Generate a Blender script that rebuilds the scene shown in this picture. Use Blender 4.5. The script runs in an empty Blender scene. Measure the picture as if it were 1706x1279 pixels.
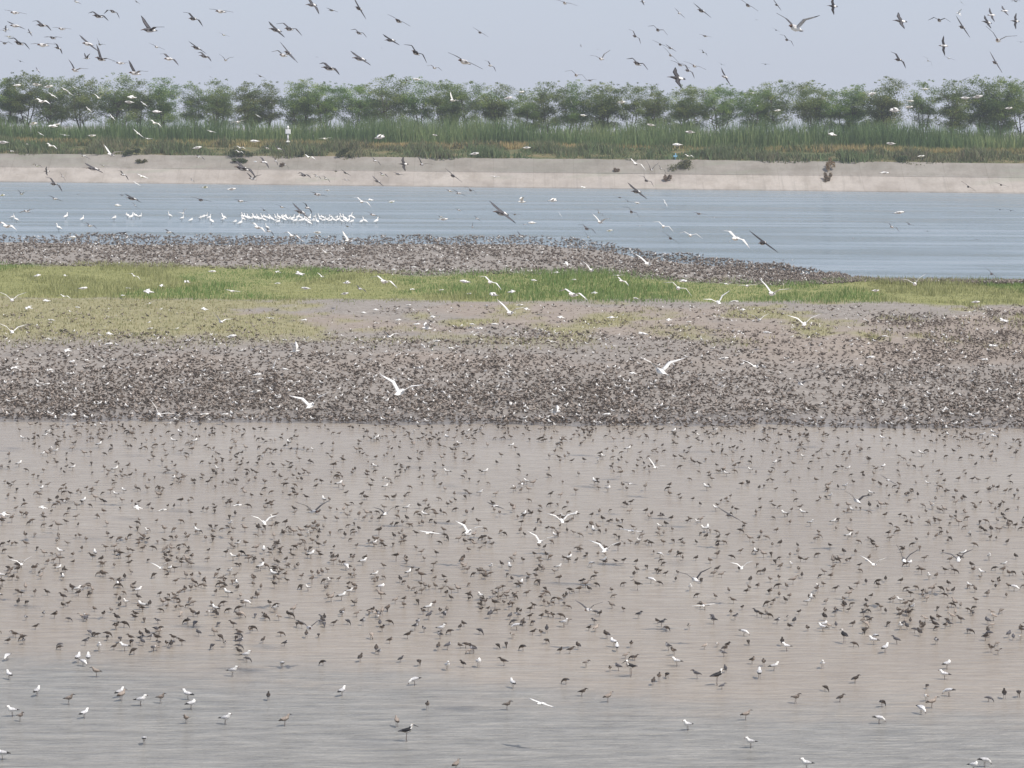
import bpy, math, random
import numpy as np
from mathutils import Matrix, Vector
random.seed(7); RNG = np.random.default_rng(7)
R = math.radians
scene = bpy.context.scene
col = scene.collection

# ------------------------------------------------------------------ camera
FPX, CAMH = 4838.0, 10.0            # focal length in photo pixels (1706 wide), eye height
PITCH, ROLL = math.atan(439.5/FPX), R(-0.40)
cam_d = bpy.data.cameras.new("camera"); cam_d.sensor_width = 36; cam_d.lens = 36*FPX/1706
cam_d.clip_start = 1; cam_d.clip_end = 20000
cam = bpy.data.objects.new("camera", cam_d); col.objects.link(cam)
CM = Matrix.Translation((0, 0, CAMH)) @ Matrix.Rotation(R(90)-PITCH, 4, 'X') @ Matrix.Rotation(-ROLL, 4, 'Z')
cam.matrix_world = CM
scene.camera = cam
CR = np.array(CM.to_3x3())
def ray(u, v):
    d = CR @ np.array([(u-853.0)/FPX, -(v-639.5)/FPX, -1.0])
    return d / d[1]                  # scaled so that y advances by one metre
def at(u, v, y):                     # point at forward distance y
    d = ray(u, v); return np.array([d[0]*y, y, CAMH + d[2]*y])
def ground(u, v, z=0.0):
    d = ray(u, v); return at(u, v, (z-CAMH)/d[2])
def project(x, y, z):
    P = np.stack([x, y, z-CAMH], -1) @ CR
    return 853 + FPX*P[..., 0]/-P[..., 2], 639.5 - FPX*P[..., 1]/-P[..., 2]

# ------------------------------------------------------------------ world, sun, exposure
SUN_EL, SUN_AZ = R(56), R(128)       # azimuth clockwise from +Y: behind the camera, to the right
w = bpy.data.worlds.new("World"); scene.world = w; w.use_nodes = True
nt = w.node_tree; nt.nodes.clear()
sky = nt.nodes.new('ShaderNodeTexSky'); sky.sky_type = 'NISHITA'; sky.sun_disc = False
sky.sun_elevation = SUN_EL; sky.sun_rotation = SUN_AZ
sky.air_density = 1.0; sky.dust_density = 1.5; sky.ozone_density = 4.0; sky.altitude = 0
bg = nt.nodes.new('ShaderNodeBackground'); bg.inputs[1].default_value = 0.11
out = nt.nodes.new('ShaderNodeOutputWorld')
smx = nt.nodes.new('ShaderNodeMix'); smx.data_type = 'RGBA'; smx.inputs[0].default_value = .78      # milky summer haze veil over the blue
smx.inputs[7].default_value = (4.75, 5.15, 6.2, 1); nt.links.new(sky.outputs[0], smx.inputs[6])
nt.links.new(smx.outputs[2], bg.inputs[0]); nt.links.new(bg.outputs[0], out.inputs[0])
sl = bpy.data.lights.new("sun", 'SUN'); sl.energy = 3.8; sl.angle = R(2.5); sl.color = (1, .925, .83)
so = bpy.data.objects.new("sun", sl); col.objects.link(so)
sd = Vector((math.sin(SUN_AZ)*math.cos(SUN_EL), math.cos(SUN_AZ)*math.cos(SUN_EL), math.sin(SUN_EL)))
so.rotation_euler = sd.to_track_quat('Z', 'Y').to_euler()
scene.view_settings.view_transform = 'Standard'; scene.view_settings.look = 'None'
scene.view_settings.exposure = 0.2; scene.view_settings.gamma = 1.0
scene.cycles.max_bounces = 6; scene.cycles.volume_bounces = 1

# ------------------------------------------------------------------ helpers
def tag(o, label=None, cat=None, group=None, kind=None):
    if label: o['label'] = label
    if cat: o['category'] = cat
    if group: o['group'] = group
    if kind: o['kind'] = kind
    return o
def mesh(name, V, faces, mi=None, mats=(), smooth=True, attrs=None):
    me = bpy.data.meshes.new(name)
    V = np.asarray(V, dtype=np.float32)
    if isinstance(faces, np.ndarray):
        n, k = faces.shape; li = faces.ravel(); tot = np.full(n, k)
    else:
        n = len(faces); tot = np.array([len(f) for f in faces]); li = np.fromiter((i for f in faces for i in f), dtype=np.int64)
    start = np.concatenate([[0], np.cumsum(tot)[:-1]])
    me.vertices.add(len(V)); me.vertices.foreach_set('co', V.ravel())
    me.loops.add(len(li)); me.loops.foreach_set('vertex_index', li.astype(np.int32))
    me.polygons.add(n); me.polygons.foreach_set('loop_start', start.astype(np.int32)); me.polygons.foreach_set('loop_total', tot.astype(np.int32))
    for m in mats: me.materials.append(m)
    if mi is not None: me.polygons.foreach_set('material_index', np.asarray(mi, dtype=np.int32))
    me.polygons.foreach_set('use_smooth', np.full(n, smooth))
    if attrs:
        for k_, a in attrs.items():
            at_ = me.attributes.new(k_, 'FLOAT', 'POINT'); at_.data.foreach_set('value', np.asarray(a, dtype=np.float32))
    me.update(calc_edges=True); me.validate()
    return me
def link(name, me, parent=None):
    o = bpy.data.objects.new(name, me); col.objects.link(o)
    if parent: o.parent = parent
    return o
def mat(name, rgb, rough=0.7, var=0.0, spec=0.3, build=None):
    m = bpy.data.materials.new(name); m.use_nodes = True; t = m.node_tree; b = t.nodes['Principled BSDF']
    b.inputs['Base Color'].default_value = (*rgb, 1); b.inputs['Roughness'].default_value = rough
    b.inputs['Specular IOR Level'].default_value = spec
    if var:
        oi = t.nodes.new('ShaderNodeObjectInfo'); mr = t.nodes.new('ShaderNodeMapRange')
        mr.inputs['To Min'].default_value = 1-var; mr.inputs['To Max'].default_value = 1+var
        t.links.new(oi.outputs['Random'], mr.inputs[0])
        no = t.nodes.new('ShaderNodeTexNoise'); no.inputs['Scale'].default_value = 35
        tc = t.nodes.new('ShaderNodeTexCoord'); t.links.new(tc.outputs['Object'], no.inputs['Vector'])
        m2 = t.nodes.new('ShaderNodeMapRange'); m2.inputs['From Min'].default_value = .3; m2.inputs['From Max'].default_value = .7
        m2.inputs['To Min'].default_value = .75; m2.inputs['To Max'].default_value = 1.2; t.links.new(no.outputs[0], m2.inputs[0])
        mu = t.nodes.new('ShaderNodeMath'); mu.operation = 'MULTIPLY'; t.links.new(mr.outputs[0], mu.inputs[0]); t.links.new(m2.outputs[0], mu.inputs[1])
        hs = t.nodes.new('ShaderNodeHueSaturation'); hs.inputs['Color'].default_value = (*rgb, 1)
        t.links.new(mu.outputs[0], hs.inputs['Value']); t.links.new(hs.outputs[0], b.inputs['Base Color'])
    return m
class N:                                       # small node-writing helper
    def __init__(s, m): s.m = m; s.t = m.node_tree; s.b = s.t.nodes['Principled BSDF']
    def n(s, k, **kw):
        x = s.t.nodes.new(k)
        for a, v in kw.items(): setattr(x, a, v)
        return x
    def l(s, a, b): s.t.links.new(a, b)
    def pos(s): return s.n('ShaderNodeNewGeometry').outputs['Position']
    def noise(s, vec, scale, detail=4, rough=.5, sc3=None):
        if sc3 is not None:
            mp = s.n('ShaderNodeMapping'); mp.inputs['Scale'].default_value = sc3; s.l(vec, mp.inputs[0]); vec = mp.outputs[0]
        x = s.n('ShaderNodeTexNoise'); x.inputs['Scale'].default_value = scale; x.inputs['Detail'].default_value = detail
        x.inputs['Roughness'].default_value = rough; s.l(vec, x.inputs['Vector']); return x.outputs[0]
    def ramp(s, f, a, b, lo=0., hi=1.):
        x = s.n('ShaderNodeMapRange'); x.inputs['From Min'].default_value = a; x.inputs['From Max'].default_value = b
        x.inputs['To Min'].default_value = lo; x.inputs['To Max'].default_value = hi; s.l(f, x.inputs[0]); return x.outputs[0]
    def mix(s, f, a, b, mode='MIX'):
        x = s.n('ShaderNodeMix', data_type='RGBA', blend_type=mode)
        for v, i in ((f, 0), (a, 6), (b, 7)):
            if isinstance(v, (int, float)): x.inputs[i].default_value = v
            elif isinstance(v, tuple): x.inputs[i].default_value = (*v, 1)
            else: s.l(v, x.inputs[i])
        return x.outputs[2]
    def math(s, op, a, b=0.):
        x = s.n('ShaderNodeMath', operation=op)
        for v, i in ((a, 0), (b, 1)):
            if isinstance(v, (int, float)): x.inputs[i].default_value = v
            else: s.l(v, x.inputs[i])
        return x.outputs[0]
    def attr(s, name): return s.n('ShaderNodeAttribute', attribute_name=name).outputs['Fac']
    def bump(s, h, dist, strength=1.0):
        x = s.n('ShaderNodeBump'); x.inputs['Distance'].default_value = dist; x.inputs['Strength'].default_value = strength
        s.l(h, x.inputs['Height']); s.l(x.outputs[0], s.b.inputs['Normal'])
    def color(s, c): s.l(c, s.b.inputs['Base Color'])
def vnoise(x, y, seed=0):                       # smooth value noise, numpy
    r = np.random.default_rng(seed); T = r.random((256, 256))
    xi = np.floor(x).astype(int); yi = np.floor(y).astype(int); fx = x-xi; fy = y-yi
    fx = fx*fx*(3-2*fx); fy = fy*fy*(3-2*fy)
    a = T[xi % 256, yi % 256]; b = T[(xi+1) % 256, yi % 256]; c = T[xi % 256, (yi+1) % 256]; d = T[(xi+1) % 256, (yi+1) % 256]
    return (a*(1-fx)+b*fx)*(1-fy)+(c*(1-fx)+d*fx)*fy
def fbm(x, y, seed=0, o=4):
    s = 0; a = 1; t = 0
    for k in range(o): s = s + a*vnoise(x*2**k, y*2**k, seed+k); t += a; a *= .5
    return s/t
def sstep(x, a, b):
    t = np.clip((x-a)/(b-a), 0, 1); return t*t*(3-2*t)

# ------------------------------------------------------------------ terrain (zones follow the shorelines)
def pl(pts): xs, ys = zip(*pts); return lambda u: np.interp(u, xs, ys)
far_shore = pl([(-600, 400), (0, 405), (900, 408), (1000, 416), (1060, 430), (1300, 454), (1400, 466), (1480, 475), (1706, 477), (2300, 482)])
grass_top = pl([(0, 445), (500, 453), (700, 463), (1000, 460), (1150, 474), (1300, 480), (1450, 473), (1706, 476)])
grass_bot = pl([(0, 498), (500, 506), (900, 507), (1300, 508), (1706, 512)])
near_shore = pl([(-600, 690), (0, 697), (1706, 712), (2300, 718)])
ys = np.concatenate([np.arange(18, 120, .5), np.arange(120, 260, .8), np.arange(260, 460, 6), np.geomspace(460, 3400, 40)])
ts = np.linspace(-.5, .5, 420)
Y, T = np.meshgrid(ys, ts, indexing='ij'); X = T*(Y+30)
U, Vv = project(X, Y, np.zeros_like(X))
jit = (fbm(X*.12, Y*.05, 3)-.5)
va = far_shore(U)+jit*10; vb = grass_top(U)+(fbm(X*.3, Y*.1, 5)-.5)*10; vc = grass_bot(U)+(fbm(X*.25, Y*.12, 8)-.5)*16; vd = near_shore(U)+jit*26
land = sstep(Vv, va-4, va+6)*(1-sstep(Vv, vd-14, vd+8))
Z = -.45 + .45*sstep(Vv, va-14, va+2) + land*(.06+.14*sstep(Vv, va, vb)*(1-sstep(Vv, vc+30, vd))) - .07*sstep(Vv, vd-2, vd+30)
Z = Z + land*(fbm(X*.9, Y*.9, 11)-.5)*.10 + land*(fbm(X*3, Y*3, 12)-.5)*.03
Z = np.where(Y > 470, -.5, Z)
green = sstep(Vv, vb-2, vb+2)*(1-sstep(Vv, vc-2, vc+2))
patchn = fbm(X*.42, Y*.17, 21)*.7+fbm(X*.1, Y*.05, 22)*.3
olive = sstep(Vv, vc-2, vc+4)*(1-sstep(Vv, 560+jit*30, 590+jit*30))*sstep(patchn+.22*sstep(-U, -750, -250)-.05*sstep(U, 700, 1300), .46, .6)
redsoil = sstep(Vv, vc, vc+8)*(1-sstep(Vv, 585, 640))*sstep(fbm(X*.15, Y*.07, 31)+.08*sstep(U, 150, 900), .50, .64)
wetn = sstep(Vv, vd-25, vd+4)
def grid_faces(a, b):
    i = np.arange(a*b).reshape(a, b); return np.stack([i[:-1, :-1], i[:-1, 1:], i[1:, 1:], i[1:, :-1]], -1).reshape(-1, 4)
mg = mat('mud', (.3, .26, .23), .85); q = N(mg); p = q.pos()
c = q.mix(q.ramp(q.noise(p, .8, 6, .65), .3, .7), (.25, .228, .205), (.345, .318, .29))
c = q.mix(q.ramp(q.noise(p, 6, 4, .7), .42, .62), c, q.mix(1.0, c, (.62, .60, .58), 'MULTIPLY'))
c = q.mix(q.attr('red'), c, q.mix(q.ramp(q.noise(p, 3, 4), .35, .65), (.24, .20, .17), (.31, .27, .23)))
c = q.mix(q.attr('olive'), c, q.mix(q.ramp(q.noise(p, 2.5, 5), .35, .65), (.22, .21, .11), (.31, .285, .165)))
c = q.mix(q.attr('green'), c, q.mix(q.ramp(q.noise(p, 1.2, 5), .35, .65), (.19, .20, .075), (.27, .27, .11)))
c = q.mix(q.attr('wet'), c, q.mix(1.0, c, (.8, .8, .8), 'MULTIPLY'))
q.color(c); q.l(q.ramp(q.attr('wet'), 0, 1, .9, .35), q.b.inputs['Roughness'])
q.bump(q.noise(p, 4, 5, .7), .05)
me = mesh('mudflat', np.stack([X, Y, Z], -1).reshape(-1, 3), grid_faces(*X.shape), None, [mg], True,
          dict(green=green.ravel(), olive=olive.ravel(), red=redsoil.ravel(), wet=wetn.ravel()))
tag(link('mudflat', me), kind='structure')

# near shallows: brown turbid film over mud, blue-grey where it is deeper and ruffled
ys2 = np.concatenate([np.arange(15, 60, .35), np.arange(60, 112, .5)])
Y2, T2 = np.meshgrid(ys2, np.linspace(-.45, .45, 320), indexing='ij'); X2 = T2*(Y2+20)
U2, V2 = project(X2, Y2, 0*X2)
vf = pl([(-400, 1075), (0, 1092), (400, 1115), (800, 1140), (1150, 1165), (1706, 1190), (2200, 1210)])(U2)
deep = sstep(V2+(fbm(X2*.5, Y2*1.2, 41)-.5)*70+(fbm(X2*2, Y2*5, 43)-.5)*40, vf-40, vf+50)
mw = mat('turbid_water', (.3, .27, .25), .2, spec=.5); q = N(mw); p = q.pos()
big = q.noise(p, 1, 3, .5, (.18, .09, 1)); fine = q.noise(p, 1, 5, .6, (1.3, 7, 1)); mid = q.noise(p, 1, 5, .65, (.9, 3.2, 1))
cb = q.mix(q.ramp(big, .35, .65), (.315, .276, .228), (.365, .326, .274))
stk = q.noise(p, 1, 5, .7, (1.1, 4.5, 1)); cb = q.mix(q.ramp(stk, .40, .62, 0, .55), cb, (.235, .195, .155))
cd = q.mix(q.ramp(mid, .35, .65), (.205, .20, .185), (.325, .315, .29))
cc = q.mix(q.attr('deep'), cb, cd)
q.color(cc)
h = q.math('ADD', q.math('MULTIPLY', fine, q.ramp(q.attr('deep'), 0, 1, .9, 1.2)), q.math('MULTIPLY', mid, q.ramp(q.attr('deep'), 0, 1, .6, 2.0)))
q.l(q.ramp(q.attr('deep'), 0, 1, .22, .22), q.b.inputs['Roughness'])
q.bump(h, .09, 1.0); q.b.inputs['IOR'].default_value = 1.33
me = mesh('shallow_water', np.stack([X2, Y2, 0*X2], -1).reshape(-1, 3), grid_faces(*X2.shape), None, [mw], True, dict(deep=deep.ravel()))
tag(link('shallow_water', me), kind='structure')

# far lake
ml = mat('lake_water', (.13, .19, .235), .12, spec=.5); q = N(ml); p = q.pos()
b1 = q.noise(p, 1, 4, .6, (.02, .12, 1)); b2 = q.noise(p, 1, 5, .7, (.22, .5, 1)); b3 = q.noise(p, 1, 3, .6, (1.2, 4, 1))
q.color(q.mix(q.ramp(b1, .38, .62), (.155, .215, .26), (.255, .305, .345)))
q.l(q.ramp(b1, .4, .6, .10, .28), q.b.inputs['Roughness'])
q.bump(q.math('ADD', q.math('MULTIPLY', b2, q.ramp(b1, .35, .65, .5, 1.4)), q.math('MULTIPLY', b3, .5)), .4, 1.0); q.b.inputs['IOR'].default_value = 1.33
me = mesh('lake', [(-320, 150, -.004), (320, 150, -.004), (320, 475, -.004), (-320, 475, -.004)], [(0, 1, 2, 3)], None, [ml], False)
tag(link('lake', me), kind='structure')

# ------------------------------------------------------------------ embankment: toe, two concrete slopes with a ledge, grassy crest
def bank_y(x):                                   # waterline distance of the far bank
    return 433 - .2*x
PROF = [(-1.2, -.45), (-.9, .16), (-.2, .20), (.0, .24), (3.7, 2.15), (3.75, 2.3), (4.3, 2.36), (7.2, 4.0), (7.6, 4.22), (8.3, 4.26), (9.6, 4.6), (14, 5.4), (20, 6.1), (34, 6.6), (60, 6.6), (75, 2), (90, -.6)]
PC = [0, 0, 0, 0, 0, 1, 1, 1, 1, 2, 2, 2, 2, 2, 2, 2]
xs = np.arange(-260, 261, .7)
V = []
for i, (dy, z) in enumerate(PROF):
    wob = (fbm(xs*.06, xs*0+i*.7, 50)-.5)*(.5 if i > 7 else .12)+(fbm(xs*.5, xs*0+7, 51)-.5)*(.5 if i > 8 else 0)
    V.append(np.stack([xs, bank_y(xs)+dy+wob*.8, z+wob*(.35 if i > 6 else .1)], -1))
V = np.concatenate(V); F = grid_faces(len(PROF), len(xs)); mi = np.repeat(PC, len(xs)-1)
def concrete(name, a, b):
    m = mat(name, a, .85); q = N(m); p = q.pos()
    st = q.noise(p, 1, 6, .7, (.35, .12, .5)); bl = q.noise(p, 1, 4, .6, (.06, .06, .6)); fn = q.noise(p, 2.5, 4)
    c = q.mix(q.ramp(bl, .35, .65), a, b)
    c = q.mix(q.ramp(st, .44, .66, 0, .7), c, q.mix(1.0, c, (.68, .66, .63), 'MULTIPLY'))
    c = q.mix(q.ramp(fn, .3, .8, 0, .25), c, (.16, .14, .13))
    vs = q.noise(p, 1, 4, .7, (1.3, .05, .1)); c = q.mix(q.ramp(vs, .56, .72, 0, .4), c, (.17, .155, .135))
    al = q.noise(p, 1, 3, .6, (.05, .3, .5)); c = q.mix(q.ramp(al, .58, .68, 0, .35), c, (.24, .26, .2))
    w_ = q.n('ShaderNodeTexBrick'); w_.inputs['Scale'].default_value = 1; w_.inputs['Brick Width'].default_value = 6; w_.inputs['Row Height'].default_value = 30
    w_.inputs['Mortar Size'].default_value = .05; w_.inputs['Color1'].default_value = (1, 1, 1, 1); w_.inputs['Color2'].default_value = (.95, .94, .93, 1); w_.inputs['Mortar'].default_value = (.85, .84, .82, 1)
    q.l(p, w_.inputs['Vector'])
    q.color(q.mix(1.0, c, w_.outputs[0], 'MULTIPLY')); q.bump(fn, .03)
    return m
m_low = concrete('pale_concrete', (.43, .395, .355), (.355, .325, .295)); m_up = concrete('weathered_concrete', (.31, .285, .255), (.24, .23, .20))
m_gr = mat('bank_soil', (.12, .12, .06), .95); q = N(m_gr); p = q.pos()
q.color(q.mix(q.ramp(q.noise(p, 1, 5, .65, (.15, .4, 1)), .38, .62), (.075, .095, .04), (.17, .14, .07)))
me = mesh('embankment', V, F, mi, [m_low, m_up, m_gr], False)
tag(link('embankment', me), kind='structure')
def bank_z(x, dy): return np.interp(dy, [a for a, _ in PROF], [b for _, b in PROF])

# ------------------------------------------------------------------ blade / leaf masses
def foliage_mat(name, ramp_cols, rough=.6, trans=.25, rnd=True):
    m = mat(name, ramp_cols[0], rough, spec=.2); q = N(m)
    cr = q.n('ShaderNodeValToRGB'); el = cr.color_ramp.elements
    for i, cc in enumerate(ramp_cols):
        e = el[i] if i < 2 else el.new(1.0)
        e.color = (*cc, 1)
    for i, e in enumerate(el): e.position = i/(len(ramp_cols)-1)
    q.l(q.attr('tint'), cr.inputs[0]); c = cr.outputs[0]
    if rnd:
        oi = q.n('ShaderNodeObjectInfo'); hs = q.n('ShaderNodeHueSaturation'); q.l(c, hs.inputs['Color'])
        q.l(q.ramp(oi.outputs['Random'], 0, 1, .475, .515), hs.inputs['Hue']); q.l(q.ramp(oi.outputs['Random'], 0, 1, .8, 1.25), hs.inputs['Value']); c = hs.outputs[0]
    q.color(c)
    if trans:
        tr = q.n('ShaderNodeBsdfTranslucent'); q.l(c, tr.inputs[0]); mx = q.n('ShaderNodeMixShader'); mx.inputs[0].default_value = trans
        q.l(q.b.outputs[0], mx.inputs[1]); q.l(tr.outputs[0], mx.inputs[2]); q.l(mx.outputs[0], q.t.nodes['Material Output'].inputs[0])
    return m
def blades(P, hgt, wid, lean, tint, rng):
    """P (n,3) roots -> two-segment tapering bent blades; returns V, F, tint"""
    n = len(P); a = rng.uniform(0, 2*math.pi, n); d = np.stack([np.cos(a), np.sin(a), 0*a], -1); s = np.stack([-np.sin(a), np.cos(a), 0*a], -1)
    b = rng.uniform(0, 2*math.pi, n); L = np.stack([np.cos(b), np.sin(b), 0*b], -1)*(lean*rng.random(n)*hgt)[:, None]
    up = np.array([0, 0, 1.])
    h = hgt[:, None]; w_ = wid[:, None]
    V = np.stack([P-s*w_, P+s*w_, P+L*.35+up*h*.55+s*w_*.7, P+L*.35+up*h*.55-s*w_*.7, P+L+up*h], 1).reshape(-1, 3)
    o = (np.arange(n)*5)[:, None]
    F = [tuple(r) for r in (o+np.array([[0, 1, 2, 3]]))] + [tuple(r) for r in (o+np.array([[3, 2, 4]]))]
    return V, F, np.repeat(tint, 5)

# spit grass
rng = np.random.default_rng(5)
def scatter_ground(n, vfun0, vfun1, u0=-80, u1=1790):
    """random points uniform on the ground (in metres) inside a region given by two shorelines"""
    outp = []
    v0 = min(vfun0(np.array([0, 850, 1706]))); v1 = max(vfun1(np.array([0, 850, 1706])))
    y0 = ground(853, v1)[1]*.97; y1 = ground(853, v0)[1]*1.03
    while sum(map(len, outp)) < n:
        y = np.sqrt(rng.uniform(y0*y0, y1*y1, n*2)); x = rng.uniform((u0-853)/FPX, (u1-853)/FPX, n*2)*y
        u, v = project(x, y, 0*x); k = (v > vfun0(u)) & (v < vfun1(u)); outp.append(np.stack([x, y, u, v], -1)[k])
    return np.concatenate(outp)[:n]
S = scatter_ground(62000, lambda u: grass_top(u)-3, lambda u: grass_bot(u)+2)
S[:, 1] += rng.normal(0, .9, len(S)); cl = fbm(S[:, 0]*.35, S[:, 1]*.16, 61); tall = np.clip(sstep(cl, .45, .62)+.7*np.exp(-((S[:, 2]-960)/170)**2), 0, 1.4)
gg = sstep(fbm(S[:, 0]*.12, S[:, 1]*.05, 63)+.26*np.exp(-((S[:, 2]-960)/190)**2), .52, .66)
V, F, tn = blades(np.column_stack([S[:, 0], S[:, 1], np.full(len(S), .1)]), .16+.30*tall*rng.random(len(S))+.06*rng.random(len(S)), np.full(len(S), .014)+.014*rng.random(len(S)), .5, np.clip(.15+.5*gg+.35*rng.random(len(S)), 0, 1), rng)
m_grass = foliage_mat('spit_grass', [(.35, .34, .18), (.28, .30, .135), (.13, .235, .07)], rnd=False)
o = link('spit_grass', mesh('spit_grass', V, F, None, [m_grass], False, dict(tint=tn)))
tag(o, 'strip of short green grass along the low spit', 'grass', kind='stuff')
# tussocks on the brown ground nearer to us
S = scatter_ground(60000, lambda u: grass_bot(u)-1, lambda u: 0*u+600)
pn = fbm(S[:, 0]*.42, S[:, 1]*.17, 21)*.7+fbm(S[:, 0]*.1, S[:, 1]*.05, 22)*.3+.22*sstep(-S[:, 2], -750, -250)-.05*sstep(S[:, 2], 700, 1300)
fade = 1-sstep(S[:, 3], 555, 598)
k = rng.random(len(S)) < (sstep(pn, .44, .62)*.85+.03)*fade; S = S[k]
V, F, tn = blades(np.column_stack([S[:, 0], S[:, 1], np.full(len(S), .1)]), .09+.16*rng.random(len(S)), .016+.014*rng.random(len(S)), .6, rng.random(len(S)), rng)
m_tus = foliage_mat('tussock_grass', [(.37, .32, .19), (.29, .27, .14), (.18, .21, .09)], rnd=False)
o = link('tussock_grass', mesh('tussock_grass', V, F, None, [m_tus], False, dict(tint=tn)))
tag(o, 'patchy olive and straw coloured tussock grass on brown ground', 'grass', kind='stuff')

# reeds and herb belt on the bank
def belt(name, n, dy0, dy1, h0, h1, wd, cols, label, clump=.1, hole=0.0, lean=.25, seed=9):
    rg = np.random.default_rng(seed)
    x = rg.uniform(-105, 105, n); dy = rg.uniform(dy0, dy1, n)
    c1 = fbm(x*clump, dy*.3, seed)
    k = (c1 > hole) & ((dy > 8.2) | (fbm(x*.2, x*0+3, seed+9)+.25*(dy-7.6) > .6)); x, dy, c1 = x[k], dy[k], c1[k]
    h = (h0+(h1-h0)*sstep(c1, .3, .7))*(.7+.5*rg.random(len(x)))
    P = np.column_stack([x, bank_y(x)+dy, bank_z(x, dy)-.05])
    V, F, tn = blades(P, h, wd*(.6+.8*rg.random(len(x))), lean, np.clip(.55*fbm(x*.08, dy*.2, seed+4)*1.6-.15+.45*rg.random(len(x)), 0, 1), rg)
    m = foliage_mat(name, cols, rnd=False)
    return tag(link(name, mesh(name, V, F, None, [m], False, dict(tint=tn))), label, 'vegetation', kind='stuff')
belt('reeds', 34000, 18, 31, 1.9, 4.1, .055, [(.055, .10, .045), (.14, .215, .085), (.34, .38, .17)], 'tall green reed bed growing on the crest of the far bank', .16, .0, .4, 9)
belt('dry_grass', 15000, 14.6, 18, .5, 1.1, .06, [(.50, .35, .19), (.42, .34, .16), (.2, .23, .09)], 'orange dry grass strip in front of the reeds', .06, .36, .4, 19)
belt('bank_herbs', 32000, 6.8, 16, .15, 1.7, .08, [(.24, .19, .13), (.15, .18, .085), (.12, .20, .08)], 'dark low herbs growing along the top edge of the concrete slope', .22, .3, .7, 29)

# ------------------------------------------------------------------ trees
m_bark = mat('bark', (.085, .07, .06), .9, var=.2)
m_leaf = foliage_mat('tree_leaves', [(.065, .11, .04), (.145, .22, .065), (.34, .39, .12)], trans=.4)
def tube(pts, rad, n=6):
    V = []; F = []
    pts = [np.array(p, float) for p in pts]
    for i, p in enumerate(pts):
        t = pts[min(i+1, len(pts)-1)]-pts[max(i-1, 0)]; t = t/np.linalg.norm(t)
        a = np.cross(t, [0.31, .9, .2]); a /= np.linalg.norm(a); b = np.cross(t, a)
        for k in range(n):
            an = 2*math.pi*k/n; V.append(p+rad[i]*(math.cos(an)*a+math.sin(an)*b))
    for i in range(len(pts)-1):
        for k in range(n): F.append((i*n+k, i*n+(k+1) % n, (i+1)*n+(k+1) % n, (i+1)*n+k))
    F.append(tuple(range(n))[::-1]); F.append(tuple(range((len(pts)-1)*n, len(pts)*n)))
    return V, F
def cat_parts(parts):
    V = []; F = []; o = 0
    for v, f in parts: V += list(v); F += [tuple(i+o for i in q_) for q_ in f]; o += len(v)
    return V, F
def tree_meshes(seed, H, Wd, low, dense):
    rg = np.random.default_rng(seed); parts = []; tips = []
    ns = rg.integers(3, 6)
    for s in range(ns):
        a = rg.uniform(0, 6.28); b0 = np.array([math.cos(a), math.sin(a), 0])*rg.uniform(0, .5)
        top = b0+np.array([math.cos(a)*Wd*.18, math.sin(a)*Wd*.18, H*rg.uniform(.6, .8)])
        midp = (b0+top)/2+rg.normal(0, .25, 3); r0 = rg.uniform(.10, .17)
        parts.append(tube([b0+[0, 0, -.4], b0*.9+[0, 0, H*.15], midp, top], [r0, r0*.8, r0*.55, r0*.2]))
        for q_ in range(rg.integers(6, 9)):
            f = rg.uniform(.3, .95); base = b0*(1-f)+top*f if f > .5 else b0*(1-f*1.0)+midp*f*1.0
            base = (b0+(midp-b0)*min(1, f*2)) if f < .5 else (midp+(top-midp)*(f-.5)*2)
            an = rg.uniform(0, 6.28); ln = Wd*.5*rg.uniform(.45, 1.0)*(1.15-f*.6)
            tip = base+np.array([math.cos(an)*ln, math.sin(an)*ln, ln*rg.uniform(.25, .9)])
            tip[2] = min(tip[2], H*.96)
            mm = (base+tip)/2+[0, 0, -.12*ln]+rg.normal(0, .1, 3)
            parts.append(tube([base, mm, tip], [r0*.38, r0*.25, .02], 5)); tips.append(tip); tips.append(mm*.4+tip*.6)
        tips.append(top)
    tv, tf = cat_parts(parts)
    C = []; 
    for t in tips: C.append((t, rg.uniform(.6, 1.25)))
    for k in range(int(36*dense)):
        a = rg.uniform(0, 6.28); r = Wd*.5*math.sqrt(rg.random()); z = rg.uniform(low, .97)
        r *= math.sin(math.pi*min(1, (1-z)*1.3+.12))**.6 if z > .5 else .95
        C.append((np.array([math.cos(a)*r, math.sin(a)*r, z*H]), rg.uniform(.45, 1.2)))
    for k in range(7):                                            # thin sprays standing above the crown
        a = rg.uniform(0, 6.28); r = Wd*.35*rg.random(); C.append((np.array([math.cos(a)*r, math.sin(a)*r, H*rg.uniform(.93, 1.04)]), rg.uniform(.2, .4)))
    LV = []; LT = []
    for c_, r in C:
        n = int(90*r*r*dense)+16; d = rg.normal(0, 1, (n, 3)); d /= np.linalg.norm(d, axis=1)[:, None]
        P = c_+d*(r*rg.random(n)**.45)[:, None]*np.array([1.2, 1.2, .72])
        nn = rg.normal(0, 1, (n, 3)); nn[:, 2] = abs(nn[:, 2])+.6; nn /= np.linalg.norm(nn, axis=1)[:, None]
        e1 = np.cross(nn, rg.normal(0, 1, (n, 3))); e1 /= np.linalg.norm(e1, axis=1)[:, None]; e2 = np.cross(nn, e1)
        sz = rg.uniform(.065, .165, n)[:, None]
        LV.append(np.stack([P-e1*sz, P+e2*sz*.5, P+e1*sz, P-e2*sz*.5], 1).reshape(-1, 3))
        LT.append(np.repeat(np.clip(rg.normal(.45, .22)+rg.normal(0, .15, n), 0, 1), 4))
    LV = np.concatenate(LV); LF = np.arange(len(LV)).reshape(-1, 4)
    return mesh('trunk', tv, tf, None, [m_bark]), mesh('crown', LV, LF, None, [m_leaf], False, dict(tint=np.concatenate(LT)))
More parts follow.
